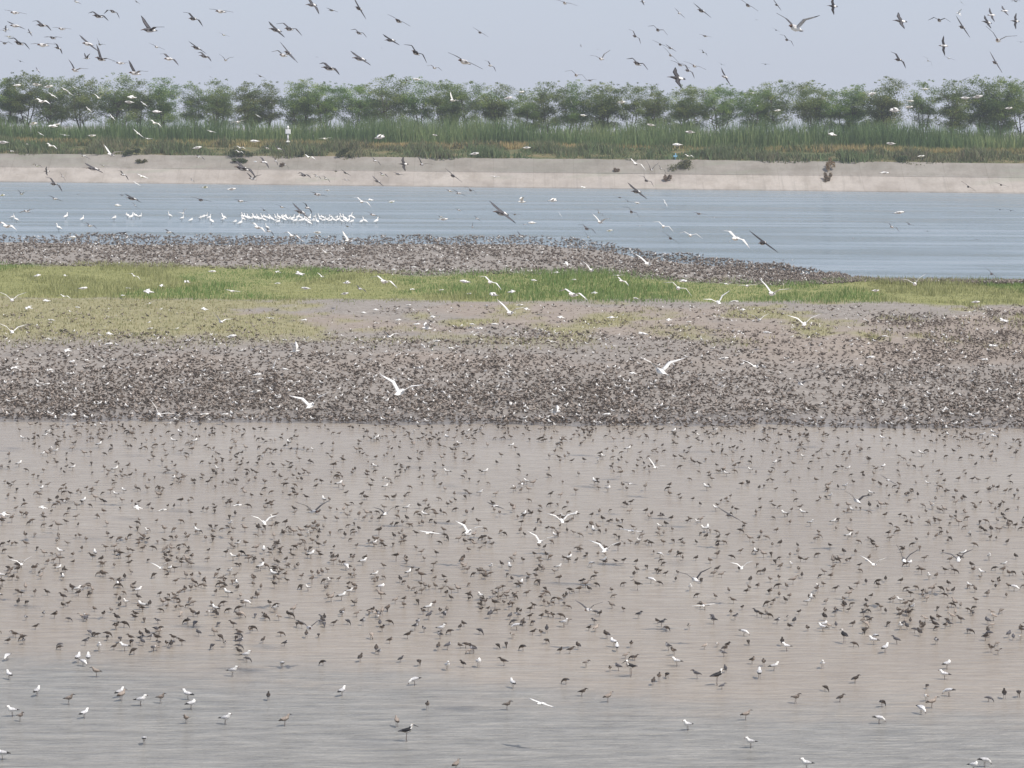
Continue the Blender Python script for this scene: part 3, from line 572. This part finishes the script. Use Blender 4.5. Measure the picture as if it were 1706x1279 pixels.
# flying birds: u, v, visible span px, image tilt deg (right side low = +), pose, kind (d dark, p pale, w white gull), [yaw]
FLY = """25,21,36,10,g,p;164,27,34,20,a,d;128,3,18,30,g,p;188,19,25,15,o,d;26,43,33,22,g,p;50,54,14,60,g,d;8,51,18,2,g,p;10,48,12,80,g,d;15,61,17,2,g,p;70,42,33,25,a,d;103,48,30,5,g,p
88,63,28,1,g,d;8,72,25,5,a,d;32,72,37,25,a,d;72,75,42,1,g,p;97,80,22,50,a,d;34,102,14,20,g,d;147,73,41,38,g,p;166,74,18,35,v,d;168,98,38,40,v,d;145,97,10,5,u,d;125,117,34,25,v,p;201,105,28,5,g,p;225,122,36,28,v,p;63,117,14,50,g,p
228,3,14,40,g,d;250,50,40,25,v,d;261,78,26,22,g,p;282,98,34,30,a,p;322,31,36,35,a,d;368,19,38,8,g,p;328,80,34,33,g,d;341,94,26,30,a,d;373,58,20,20,g,p;376,100,23,10,v,p;350,112,7,30,g,p;351,128,9,20,g,d
520,8,34,50,a,d;553,17,20,20,g,d;598,14,38,58,g,d;460,50,36,42,g,d;482,48,42,24,a,d;598,55,27,25,a,d;480,88,41,48,g,d;472,92,38,20,a,p;528,95,6,10,g,d;600,98,38,34,g,d;549,114,36,27,a,d;434,127,18,25,g,d;636,80,5,10,g,d
664,35,38,27,g,d;651,67,30,33,g,d;693,88,44,38,a,d;724,113,24,18,a,p;774,103,58,25,g,p;817,109,24,45,a,p;800,54,26,32,g,d;678,134,18,38,g,d
941,5,36,15,g,p;1071,3,12,70,g,d;1058,60,28,50,a,d;1002,98,30,-15,v,p;960,125,36,22,a,p;983,134,20,-5,g,d;1062,106,36,27,a,d;968,76,5,80,g,d;996,82,5,5,g,d
1132,22,22,45,g,p;1169,18,34,40,g,d;1246,9,34,33,g,d;1096,50,32,24,a,d;1100,74,26,25,g,d;1117,80,20,35,g,d;1117,92,34,45,g,p;1133,108,30,22,g,d;1146,117,30,48,a,d;1157,110,35,20,g,p;1129,130,32,72,g,d;1175,60,20,15,g,d;1172,87,16,40,a,d;1202,107,14,30,g,p;1208,128,31,60,g,p;1275,107,14,5,g,d;1260,33,6,3,g,d
1294,8,22,55,g,d;1326,47,60,4,v,p;1293,50,14,30,g,d;1311,66,26,40,a,d;1388,10,26,85,g,d;1501,35,26,72,g,d;1565,34,32,5,a,d;1603,45,38,58,g,d;1602,4,12,50,g,p;1597,22,12,85,u,w;1645,37,22,65,g,d;1652,25,22,75,g,p;1674,18,18,65,g,p;1692,35,24,88,g,d
1663,67,46,18,v,p;1572,76,30,86,g,p;1497,99,32,50,a,d;1546,101,20,45,a,p;1581,97,18,20,g,p;1658,104,36,60,g,d;1608,132,14,-25,g,d;1692,2,14,0,g,d;1701,70,14,2,g,p
62,141,14,25,g,w;80,144,14,12,g,w;108,149,18,25,g,w;116,155,16,35,g,w;92,149,14,10,g,p;88,159,19,30,g,w;70,169,28,12,a,w;125,146,12,30,g,w;165,163,20,5,v,w;220,162,14,10,g,w;216,170,14,20,g,w;240,173,16,35,g,w;187,195,16,45,g,w;258,205,24,25,a,w;55,206,12,5,g,w;95,207,10,5,g,w;89,210,14,10,g,w;68,223,14,30,g,w;108,225,18,8,g,w;153,226,12,20,g,w;230,222,22,38,g,w;247,231,18,5,g,w;6,237,16,2,g,w;28,142,12,5,g,w;148,182,14,40,g,w;262,186,14,10,g,w;205,183,12,25,g,p
185,258,34,18,v,w;85,243,22,20,a,w;45,240,18,25,a,p;328,246,14,2,g,w;20,252,20,15,g,p;62,276,18,12,a,p;78,285,14,82,g,d;104,294,20,55,g,p;156,281,34,25,g,d;172,276,20,15,g,p;205,291,24,40,a,p;238,294,22,20,g,w;332,262,20,20,a,p;320,300,12,40,a,p;140,260,22,28,g,p;90,306,34,40,a,d
397,203,26,-12,g,w;430,193,12,30,g,w;352,219,18,14,g,w;425,235,14,20,g,w;400,246,20,10,a,w;398,253,18,12,a,w;445,247,20,18,a,p;465,248,22,25,a,p;542,231,22,-4,g,w;632,229,16,2,a,w;425,269,6,5,g,w;440,270,24,48,a,p;405,281,46,28,a,d;421,298,24,8,v,p;515,262,22,15,a,w;459,268,16,60,a,p;475,275,18,45,a,p;507,292,22,15,a,d;528,294,16,25,a,p;543,298,18,35,a,p;560,285,18,2,g,d;576,288,20,32,g,d;577,300,14,10,a,p;625,268,22,35,a,p;629,302,24,40,g,d;664,290,18,15,g,d;673,273,22,80,g,d;638,291,18,20,a,p
754,167,22,42,v,w;846,163,14,-20,g,w;868,153,10,0,g,w;695,132,12,0,g,w;972,192,10,0,g,w;877,246,12,2,g,w;725,225,8,0,g,w;790,256,14,-8,g,w;703,274,28,30,v,p;755,293,33,38,g,d;825,294,18,8,g,w;784,317,22,30,a,d;765,322,24,25,g,p;750,318,20,15,g,p;972,312,9,10,g,w;1035,170,12,5,g,w;952,170,10,60,g,w
1085,208,12,2,g,w;1150,220,14,2,g,w;1129,241,15,6,g,w;1147,260,18,8,a,w;1059,273,36,28,a,w;1085,283,20,8,u,p;1101,281,22,40,a,p;1077,301,28,35,a,d;1061,319,37,40,g,d;1255,155,18,2,g,w;1262,176,16,15,a,p;1295,184,10,0,g,w
1452,156,13,2,g,w;1516,168,11,2,g,w;1514,178,12,0,g,w;1542,148,11,4,g,w;1609,163,14,4,g,w;1628,161,16,5,g,w;1387,224,13,2,g,w;1485,239,14,2,g,w;1534,260,11,0,g,w;1680,180,12,0,g,w;1491,184,16,5,a,w;1473,288,14,2,g,w;1613,311,27,35,g,d;1668,308,22,18,g,d
3,325,9,0,g,w;36,323,18,10,v,p;92,331,24,22,g,p;130,324,7,0,g,d;197,342,10,5,g,w;203,325,14,5,g,d;221,331,30,24,g,d;228,306,16,30,g,w;12,377,34,15,a,w;205,389,26,-10,g,d;150,376,24,18,a,p;282,387,22,22,a,p;120,395,12,0,g,w;45,352,26,-15,g,p;225,342,14,45,g,p
341,312,10,0,g,w;385,315,14,0,g,w;335,333,32,12,g,d;402,335,24,10,g,p;530,324,28,15,g,p;546,317,8,10,g,w;440,350,18,38,g,d;501,353,38,40,g,d;512,346,24,50,a,p;579,377,18,20,g,d;305,355,18,-25,v,w;430,379,30,28,a,w;487,393,32,20,a,w;528,387,12,0,g,w;534,394,14,50,g,d;581,401,30,22,v,w;543,421,28,18,a,w;448,385,22,40,a,p;470,345,22,20,g,p
603,336,33,25,a,w;618,333,9,5,g,w;652,336,10,0,g,w;622,358,24,22,g,p;735,361,18,10,g,p;738,365,14,25,g,w;765,350,16,15,g,p;795,364,16,40,g,p;787,378,14,60,v,p;715,400,24,35,g,d;733,397,22,10,a,p;836,355,52,38,g,d;858,357,20,8,g,d;870,336,12,-20,v,w;875,374,14,12,g,p;868,394,22,50,g,p
920,334,14,18,a,w;933,357,12,55,g,w;998,354,20,40,a,p;1000,370,30,12,v,w;978,381,30,25,a,d;975,378,18,-12,g,p;1052,353,30,33,a,d;1033,329,13,2,g,d;1046,335,14,32,g,d;1108,338,16,60,a,w;1062,338,9,5,g,w;1105,377,36,25,a,w;1117,397,32,36,g,d;1150,392,38,10,a,w;1015,384,10,0,g,w;887,371,12,10,g,w;1066,376,14,0,g,p;980,395,22,52,g,p
985,450,36,12,v,w;1080,440,46,3,v,w;945,440,12,10,a,w;1030,459,22,-4,g,w;1036,468,24,28,a,w;1130,480,46,25,a,w;1138,468,12,2,g,w;927,454,9,0,g,w;882,451,9,0,g,w;955,466,9,0,g,w;890,467,10,0,g,w
1165,356,22,10,g,d;1190,362,14,20,g,p;1226,397,48,32,a,w;1216,402,11,0,g,p;1271,404,52,37,g,d;1305,433,14,4,g,d;1421,397,15,15,g,p;1245,476,30,-4,g,w;1286,489,50,17,v,w;1210,473,8,0,g,w;1405,460,20,45,g,d;1320,433,9,0,g,p
1497,354,16,8,g,w;1486,378,26,30,a,p;1515,373,15,25,g,d;1545,385,12,4,g,d;1666,349,15,8,g,d;1684,351,15,12,g,d;1652,456,28,42,g,d;1628,399,10,2,g,d;1524,473,42,-12,v,w;1458,484,12,0,g,w
62,459,11,2,g,w;109,459,7,0,g,w;224,460,22,25,a,w;138,480,14,4,g,w;214,480,8,0,g,w;248,486,16,15,g,w;270,476,9,5,g,w;353,452,12,4,g,w;463,453,9,0,g,w;500,456,14,-4,g,w;537,461,18,4,v,w;312,470,10,5,a,w;462,472,9,5,g,w;510,480,14,8,g,w;577,471,12,20,a,w;388,485,26,5,g,w;574,489,12,20,g,w
640,469,44,20,a,w;817,470,40,30,a,w;655,449,8,0,g,w;775,469,16,10,g,w;687,482,8,0,g,w;735,483,8,0,g,w;600,481,24,28,a,p;781,489,8,0,g,w;823,491,14,8,a,w;852,486,12,0,g,w;690,445,9,0,g,w
20,500,42,2,v,w;48,513,12,20,g,w;78,501,12,0,g,w;107,494,22,10,a,w;205,492,7,0,g,w;250,505,22,-25,g,w;130,512,8,5,g,w;86,533,11,0,g,w;20,553,42,4,v,w;183,556,11,0,g,w;250,547,9,0,g,w;180,573,14,0,g,w;113,584,12,0,g,w;230,591,14,8,g,w;120,602,10,0,g,w;145,600,8,0,g,w;25,613,12,4,g,w;85,616,8,0,g,w;115,622,11,4,g,w;77,640,12,0,g,w;264,690,46,30,v,w;120,691,12,0,g,w
368,536,30,20,v,w;452,530,10,5,g,w;341,515,11,0,g,w;506,533,10,-10,g,w;315,567,20,0,v,w;475,566,8,0,g,w;385,560,16,15,g,w;491,585,15,0,u,w;455,613,18,-20,u,w;375,621,13,5,g,w;428,624,14,5,g,w;434,631,10,0,g,w;476,615,10,0,g,w;483,635,8,0,g,w;403,645,11,5,g,w;425,652,16,10,g,w;340,690,14,0,g,w;374,690,12,0,g,w;420,583,22,0,v,p;517,676,60,-6,v,w
666,654,68,12,v,w;850,521,48,12,v,w;865,508,12,4,g,w;627,516,9,0,g,w;648,561,30,15,v,w;680,508,9,0,g,w;607,521,9,15,g,w;663,533,10,0,g,w;694,540,12,10,g,w;712,547,16,-10,v,w;790,558,20,5,v,w;787,540,9,-20,g,w;825,540,12,4,g,w;727,568,12,0,g,w;752,580,10,0,g,w;602,579,9,0,g,w;628,538,9,0,g,w;800,547,9,0,g,w;720,528,10,4,g,w
1101,619,70,2,v,w;920,569,22,8,g,w;900,549,9,0,g,w;935,529,12,0,g,w;878,515,10,20,g,w;1150,571,20,2,g,w;1115,533,10,0,g,w;1147,536,9,0,g,w;1055,622,12,5,g,w;955,491,46,15,a,w;990,488,10,0,g,w;1060,497,9,0,g,w;925,686,16,5,v,w;1010,690,14,0,g,w;1017,529,12,4,g,w;1072,556,16,0,g,w
1197,504,42,-18,v,w;1223,502,13,0,g,w;1265,533,32,-2,v,w;1340,540,48,-3,v,w;1279,554,14,12,g,w;1259,611,44,-10,v,w;1205,597,16,-10,g,w;1334,640,30,14,v,p;1305,522,14,3,g,p;1237,516,9,0,g,w
1673,534,14,10,g,w;1655,576,14,-20,g,w;1606,526,8,0,g,w;1640,599,10,0,g,w;1475,560,10,0,g,w;1625,503,13,0,g,w;1552,691,16,8,g,p;1450,595,14,4,g,w;1693,632,9,-50,g,w;1508,563,8,0,g,w
440,871,48,0,v,w;522,853,60,0,v,p;72,846,16,5,g,w;8,857,14,10,g,w;108,835,14,5,g,p;395,842,14,15,g,w;270,850,16,2,g,w;230,846,12,0,g,w
716,888,44,2,g,w;780,886,50,8,v,w;936,868,54,-2,v,w;900,903,52,8,v,w;1008,917,58,0,v,w;1052,885,46,2,g,w;642,856,44,-4,v,p;1092,779,40,22,v,w;825,843,34,18,g,p;870,806,30,12,v,p
1428,835,52,8,v,p;1456,941,50,0,v,w;1506,934,38,12,u,d;1597,932,56,-8,v,p;1236,946,40,-6,v,w;1158,966,64,-6,v,p;1480,800,34,30,g,p;1215,858,44,28,g,d;1050,806,22,10,g,p
515,1046,62,0,v,p;980,1016,50,0,v,p;268,946,32,-6,v,w;36,940,22,-8,v,w;902,1172,22,12,g,w;196,970,26,6,v,p;1172,1009,26,-8,g,w"""
PM = dict(g='glide', a='arch', v='vee', u='up', o='down')
KM = dict(d='shore', p='pale', w='gull')
PW = dict(glide='wings level', arch='wings arched', vee='wings in a V', up='wings raised high', down='wings swept down')
KN = dict(shore=('flying_shorebird', 'dark-winged shorebird'), pale=('flying_shorebird', 'grey-winged shorebird'), gull=('flying_gull', 'white gull'))
rf = random.Random(11)
def place_flyer(u, v, s, tilt, pose, kind):
    key = ('flying_gull' if kind == 'gull' else 'flying_shorebird', kind, pose)
    if key not in MESH: (Vf, Ff, Mf), sp = flyer(kind, pose); MESH[key] = mesh(key[0], Vf, Ff, Mf, BM); MESH[key]['span'] = sp
    me = MESH[key]; S_ = me['span']*PFAC[pose]
    small = s < 17 and abs(tilt) < 30
    if small and kind == 'gull': yaw = rf.choice([180, 0])+rf.uniform(-18, 18)            # seen side on: the body is the dash
    elif abs(tilt) > 62: yaw = 180+rf.uniform(18, 30)
    elif pose in ('vee', 'up') and v > 480: yaw = 270+rf.uniform(-30, 30) if rf.random() < .5 else 90+rf.uniform(-30, 30)
    else: yaw = 180+rf.uniform(52, 82)
    t = math.tan(R(tilt)); sy = abs(math.sin(R(yaw)))
    if small and kind == 'gull': phi = rf.uniform(-.16, .10); c_ = .36/S_
    else:
        phi = -math.atan(t*sy)*(1 if math.sin(R(yaw)) < 0 else -1); c_ = math.hypot(math.cos(phi)*sy, math.sin(phi))
        if pose in ('vee', 'up'): c_ = max(c_, .5)
    s = s*(.88 if v > 740 else 1.06 if s > 20 else 1.0); ln = S_*c_; k = rf.uniform(.92, 1.08)
    d = FPX*ln*k/s
    hz = 200+(u-853)*.007
    if v > hz+5: d = min(d, (CAMH-.35-(.5 if v > 700 else 0))*FPX/(v-hz), 425 if v < 330 else 1e9)
    sc = d*s/(FPX*ln)
    d = min(d, 430); 
    if s <= 8: d = min(d, 330)
    sc = max(.55, min(1.25, d*s/(FPX*ln)))
    o = link(key[0], me); o.location = at(u, v, d)
    o.rotation_mode = 'XYZ'
    o.rotation_euler = (phi, R(rf.uniform(-8, 2)), R(yaw)); o.scale = (sc,)*3
    lab = f"{KN[kind][1]}, {PW[pose]}, {vphrase(v, u)} {uphrase(u)}"
    tag(o, lab, 'gull' if kind == 'gull' else 'shorebird', 'white gulls in flight' if kind == 'gull' else 'shorebirds in flight')
    LAB.append((o, u, lab))
for row in FLY.replace('\n', ';').split(';'):
    a = row.split(','); place_flyer(float(a[0]), float(a[1]), float(a[2]), float(a[3]), PM[a[4]], KM[a[5]])

# ---- egrets on the far water
EG = [(20, 362), (27, 366), (110, 360), (137, 364), (98, 381), (190, 364), (212, 359), (219, 361), (226, 360), (233, 360), (283, 360), (303, 364), (318, 366),
      (333, 363), (338, 361), (343, 360), (348, 362), (352, 369), (371, 366), (373, 363), (391, 369), (400, 372), (405, 364), (410, 363), (418, 364), (425, 364), (430, 362), (434, 365), (440, 366), (447, 363), (453, 365), (459, 369), (463, 370), (468, 364), (472, 366), (476, 362), (481, 366), (486, 367), (492, 368),
      (500, 368), (505, 366), (510, 369), (515, 367), (521, 369), (528, 368), (534, 365), (539, 367), (545, 366), (550, 367), (556, 367), (563, 366), (569, 369), (575, 368), (580, 367), (586, 369), (603, 368), (608, 369), (627, 368), (445, 379), (515, 372)]
for k_ in range(26): EG.append((405+k_*7.3+(k_*37 % 5), 361+(k_*13 % 4)))
for i, (u, v) in enumerate(EG):
    pose = rf.choice(['stand', 'stand', 'roost']); key = ('egret', pose)
    if key not in MESH: MESH[key] = mesh('egret', *stander('egret', pose), BM)
    o = link('egret', MESH[key]); g = ground(u, v+5); o.location = (g[0], g[1], -.2); o.rotation_euler = (0, 0, rf.choice([0, math.pi])+rf.uniform(-.9, .9)); o.scale = (rf.uniform(1.15, 1.4),)*3
    lone = {0: 'white egret, left one of two wading at the far left of the lake', 1: 'white egret, right one of two wading at the far left of the lake', 4: 'lone white egret wading closest to the far shore flock at left', 2: 'lone white egret wading in the lake between the far left pair and the row', 3: 'white egret wading alone on the lake a little right of another lone one', 57: 'lone white egret wading just beyond the right end of the long row'}
    tag(o, lone.get(i, 'white egret wading in the long crowded row on the blue lake'), 'egret', 'white egrets wading on the lake')

# ---- standing birds placed one by one: u, v(feet), kind, pose
ST = """165,1085,g,s;207,1085,g,s;12,1101,g,f;130,1104,g,s;147,1104,g,s;139,1110,g,f;160,1128,b,f;410,1100,g,s;470,1113,g,f;388,1127,g,s;62,1160,g,s;15,1132,g,s;115,1174,b,s;200,1162,g,s;203,1168,b,f;235,1176,g,s;268,1172,b,s;312,1166,g,s;319,1182,g,r;20,1194,g,s;34,1202,b,s;141,1197,g,s;310,1206,b,s;376,1207,g,s;475,1210,b,s;447,1167,w,s;240,1240,g,f;3,1266,g,s;570,1160,g,s
745,1117,g,s;797,1112,g,r;690,1142,g,f;854,1146,g,s;712,1183,b,s;845,1183,b,r;661,1211,b,s;678,1236,h,s;760,1284,b,s;1050,1128,h,s;1098,1136,b,s;1013,1170,b,s;970,1160,w,s;942,1140,w,f;963,1082,w,r;1010,1064,w,r;1028,1085,g,s;1022,1078,g,r;1127,1110,g,s;1122,1092,w,s;788,1085,w,s;730,1084,w,s;698,1110,w,f;600,1103,w,s
1145,1217,g,s;1250,1246,g,s;1243,1200,b,s;1195,1142,h,s;1370,1114,g,s;1290,1118,g,s;1578,1115,g,r;1573,1132,g,s;1465,1206,g,f;1470,1178,w,f;1400,1170,w,s;1535,1190,g,f;1580,1160,g,f;1673,1164,w,s;1697,1162,w,f;1343,1283,g,s;1641,1278,g,f;1622,1284,g,r;1553,1180,b,f;1370,1052,g,s;1373,1047,g,r;1455,1074,g,s;1458,1067,g,f;1475,1088,g,s;1406,1072,h,s;1303,1076,w,s;1265,1130,g,s;1326,1172,b,f
744,733,g,r;800,826,g,s;1013,820,g,r;1092,690,g,r;1472,782,g,r;1192,852,g,s;1470,735,g,s;1657,733,g,s;779,636,g,s;839,636,g,s;738,661,g,f;1138,629,g,r;1146,627,g,f;1692,520,g,s;1435,616,g,r;1059,668,g,s;715,660,h,r
230,990,g,s;120,985,w,r;105,1000,w,s;25,1063,w,s;410,1010,g,f;577,950,g,f;605,942,g,s;635,985,g,r;1515,944,g,r;985,945,g,f;1085,972,g,f;1195,930,b,s;1362,985,g,s;1150,985,g,s;1100,930,g,f;100,925,g,s;1635,960,g,s;1690,985,g,f;800,1000,g,s;940,1045,g,s;860,1050,g,f;735,1055,g,s;1240,1060,g,f;1310,1085,g,s;1500,1050,g,s"""
KS = dict(g='gull', b='buff', w='wader', h='hood'); PS = dict(s='stand', f='feed', r='roost')
PWS = dict(stand='standing upright', feed='stooping to feed', roost='standing hunched')
CS = dict(gull=('gull', 'pale gull'), buff=('wading_bird', 'buff wader'), wader=('wader', 'dark wader'), hood=('wader', 'blackish wader'))
def place_stander(u, v, kind, pose, sc=1.0, lab=True):
    base = 'godwit' if kind == 'hood' else kind
    if base in ('buff',): pk = 'stand'
    else: pk = pose
    nm = CS.get(kind, ('wader',))[0]; key = (nm, kind, pk)
    if key not in MESH:
        V_, F_, M_ = stander(base, pk)
        if kind == 'hood': M_ = [BK if m == BR else (WH if m == BU and i_ % 3 else m) for i_, m in enumerate(M_)]
        MESH[key] = mesh(nm, V_, F_, M_, BM)
    o = link(nm, MESH[key]); g = ground(u, v); o.location = (g[0], g[1], -.012 if v > near_shore(u) else .05)
    o.rotation_euler = (0, 0, rf.uniform(0, 6.283)); o.scale = (sc*rf.uniform(.92, 1.1),)*3
    if lab:
        l_ = f"{CS[kind][1]} {PWS[pose]} {vphrase(v, u, True)} {uphrase(u)}"
        tag(o, l_, 'gull' if kind == 'gull' else 'wading bird', 'pale gulls standing' if kind == 'gull' else 'wading birds standing'); LAB.append((o, u, l_))
    return o
for row in ST.replace('\n', ';').split(';'):
    a = row.split(','); place_stander(float(a[0]), float(a[1]), KS[a[2]], PS[a[3]], {'g': .72, 'b': .74, 'w': .8, 'h': .95}[a[2]])
finish_labels()

# ---- the wader flock: nearest 290 as individuals, all the others as one mass
def cluster_points(n, f0, f1, amp, seed, u0=-60, u1=1770, fall=None):
    """random positions with a clumped density between two lines on the ground"""
    rg = np.random.default_rng(seed); res = []; tot = 0
    while tot < n:
        m = n*2; u = rg.uniform(u0, u1, m); a, b = f0(u), f1(u); v = a+(b-a)*rg.random(m)
        hz_ = 200+(u-853)*.007; y = CAMH*FPX/(v-hz_); x = (u-853)/FPX*y*1.0
        d = np.stack([(u-853.)/FPX, -(v-639.5)/FPX, -np.ones(m)], -1) @ CR.T; k = -CAMH/d[:, 2]; x = d[:, 0]*k; y = d[:, 1]*k
        p = np.clip(.5+(fbm(x*.35, y*.25, seed)-.5)*amp, .04, 1)
        if fall: p = p*(1-.93*sstep(v, fall[0], fall[1]))
        k = rg.random(m) < p; res.append(np.stack([u, v, x, y], -1)[k]); tot += k.sum()
    return np.concatenate(res)[:n].tolist()
near = cluster_points(2500, lambda u: near_shore(u)+0, lambda u: 1100+(u*.045), 1.3, 77, fall=(1000, 1125))
near.sort(key=lambda r: -r[1])
WK = [('wader', 'small dark brown wader feeding or resting in the brown shallows among the flock'), ('slate', 'small slate grey wader with a pale belly in the brown shallows among the flock'), ('pale', 'small pale buff wader in the brown shallows among the darker flock')]
for (u, v, x, y) in near[:285]:
    pose = rf.choices(['stand', 'feed', 'roost'], [4, 3, 3])[0]; kn, l_ = rf.choices(WK, [5, 3, 2])[0]
    key = ('wader', kn, pose)
    if key not in MESH:
        V_, F_, M_ = stander('wader', pose)
        if kn == 'slate': M_ = [SL if m == BR else GR if m == BU else m for m in M_]
        if kn == 'pale': M_ = [BU if m in (BR, SL) else WH if m == BU else m for m in M_]
        MESH[key] = mesh('wader', V_, F_, M_, BM)
    o = link('wader', MESH[key]); o.location = (x, y, -.012); o.rotation_euler = (0, 0, rf.uniform(0, 6.283)); q_ = rf.uniform(.6, .84); o.scale = (q_, q_, q_*rf.uniform(.95, 1.1))
    tag(o, l_, 'wading bird', 'small waders in the brown shallows')
TPL = []
for kind, pose, n in (('wader', 'stand', 6), ('wader', 'feed', 6), ('wader', 'roost', 6), ('godwit', 'stand', 6), ('godwit', 'roost', 6), ('gull', 'stand', 6), ('buff', 'stand', 6)):
    V_, F_, M_ = stander(kind, pose, n)
    TPL.append((np.array(V_), F_, np.array(M_)))
SM = [mat('flock_brown', (.045, .037, .031), .85), mat('flock_buff', (.29, .25, .22), .8), mat('flock_white', (.78, .77, .74), .8), mat('flock_grey', (.42, .42, .42), .8), BM[4], BM[5], mat('flock_slate', (.085, .08, .078), .8),
      mat('flock_umber', (.115, .092, .075), .85), mat('flock_grey_brown', (.19, .165, .145), .8)]
def crowd(name, pts, weights, zf, label, scl=(.85, 1.15), seed=1, dark=.5):
    rg = np.random.default_rng(seed); Vs = []; Ls = []; Ts = []; Ms = []; off = 0
    pre = [(t[0], np.concatenate([np.array(f) for f in t[1]]), np.array([len(f) for f in t[1]]), t[2]) for t in TPL]
    wv = np.array(weights)/sum(weights)
    ch = rg.choice(len(TPL), len(pts), p=wv)
    for (u, v, x, y), c_ in zip(pts, ch):
        V_, li, tt, mm = pre[c_]; a = rg.uniform(0, 6.283); s = rg.uniform(*scl); ca, sa = math.cos(a)*s, math.sin(a)*s
        Vs.append(np.column_stack([V_[:, 0]*ca-V_[:, 1]*sa+x, V_[:, 0]*sa+V_[:, 1]*ca+y, V_[:, 2]*s+zf(u, v)]))
        r = rg.random(); mm = mm.copy()
        if r < .3: mm[mm == BR] = 7
        elif r < .5: mm[mm == BR] = 8
        Ls.append(li+off); Ts.append(tt); Ms.append(mm); off += len(V_)
    V_ = np.concatenate(Vs).astype(np.float32); li = np.concatenate(Ls); tt = np.concatenate(Ts); mm = np.concatenate(Ms)
    me = bpy.data.meshes.new(name); me.vertices.add(len(V_)); me.vertices.foreach_set('co', V_.ravel()); me.loops.add(len(li)); me.loops.foreach_set('vertex_index', li.astype(np.int32))
    me.polygons.add(len(tt)); me.polygons.foreach_set('loop_start', np.concatenate([[0], np.cumsum(tt)[:-1]]).astype(np.int32)); me.polygons.foreach_set('loop_total', tt.astype(np.int32))
    for m in SM: me.materials.append(m)
    me.polygons.foreach_set('material_index', mm.astype(np.int32)); me.update(calc_edges=True)
    tag(link(name, me), label, 'birds', kind='stuff')
near2 = cluster_points(520, lambda u: near_shore(u)-4, lambda u: near_shore(u)+60, 2, 99, fall=(700, 765))
crowd('shallows_flock', near[285:]+near2, [4, 4, 3.5, .5, .3, .8, .9], lambda u, v: -.01, 'scattered crowd of small brown waders in the brown shallows', scl=(.55, .8), seed=2)
mudp = cluster_points(21000, lambda u: 562+(fbm(u*.01, u*0+3., 4)-.5)*40, lambda u: near_shore(u)+4, 1.0, 78)
mudp += cluster_points(6500, lambda u: 514+0*u, lambda u: 580+0*u, 3, 79, u0=620)
mudp += cluster_points(1500, lambda u: 514+0*u, lambda u: 580+0*u, 4, 80, u1=620)
crowd('mud_flock', mudp, [4, 3, 3, 1.8, .8, .7, 2.4], lambda u, v: .06 if v < near_shore(u)-8 else .0, 'dense flock of brown waders crowding the dark mud', scl=(.5, .82), seed=3)
shp = cluster_points(15500, lambda u: far_shore(u)-10*(1-sstep(u, 1330, 1470))+(fbm(u*.02, u*0+9., 4)-.5)*10, lambda u: grass_top(u)+2-5*sstep(u, 1400, 1520), 1.2, 81)
crowd('shore_flock', shp, [1, .6, .6, 5, 3, .7, 1.6], lambda u, v: .0, 'dense flock of long-legged waders packed along the lake shore', scl=(.8, 1.15), seed=4)

# ------------------------------------------------------------------ haze
hz = mat('haze', (.8, .85, .95)); t = hz.node_tree
for n_ in list(t.nodes):
    if n_.type != 'OUTPUT_MATERIAL': t.nodes.remove(n_)
vol = t.nodes.new('ShaderNodeVolumePrincipled'); vol.inputs['Color'].default_value = (.86, .9, .97, 1); vol.inputs['Density'].default_value = .00022; vol.inputs['Anisotropy'].default_value = .2
t.links.new(vol.outputs[0], t.nodes['Material Output'].inputs['Volume'])
v_, f_ = box(0, 4450, 9.0, 9600, 9200, 21.0, 0.0)
me = mesh('haze', [(a, b, c_) for a in (-2000, 2000) for b in (-60, 3500) for c_ in (-2., 22.)], [(0, 1, 3, 2), (4, 6, 7, 5), (0, 4, 5, 1), (2, 3, 7, 6), (0, 2, 6, 4), (1, 5, 7, 3)], None, [hz], False)
tag(link('haze', me), 'thin pale summer haze over lake and trees', 'haze', kind='stuff')
print('objects', len(col.objects), 'top birds labelled', len(LAB))
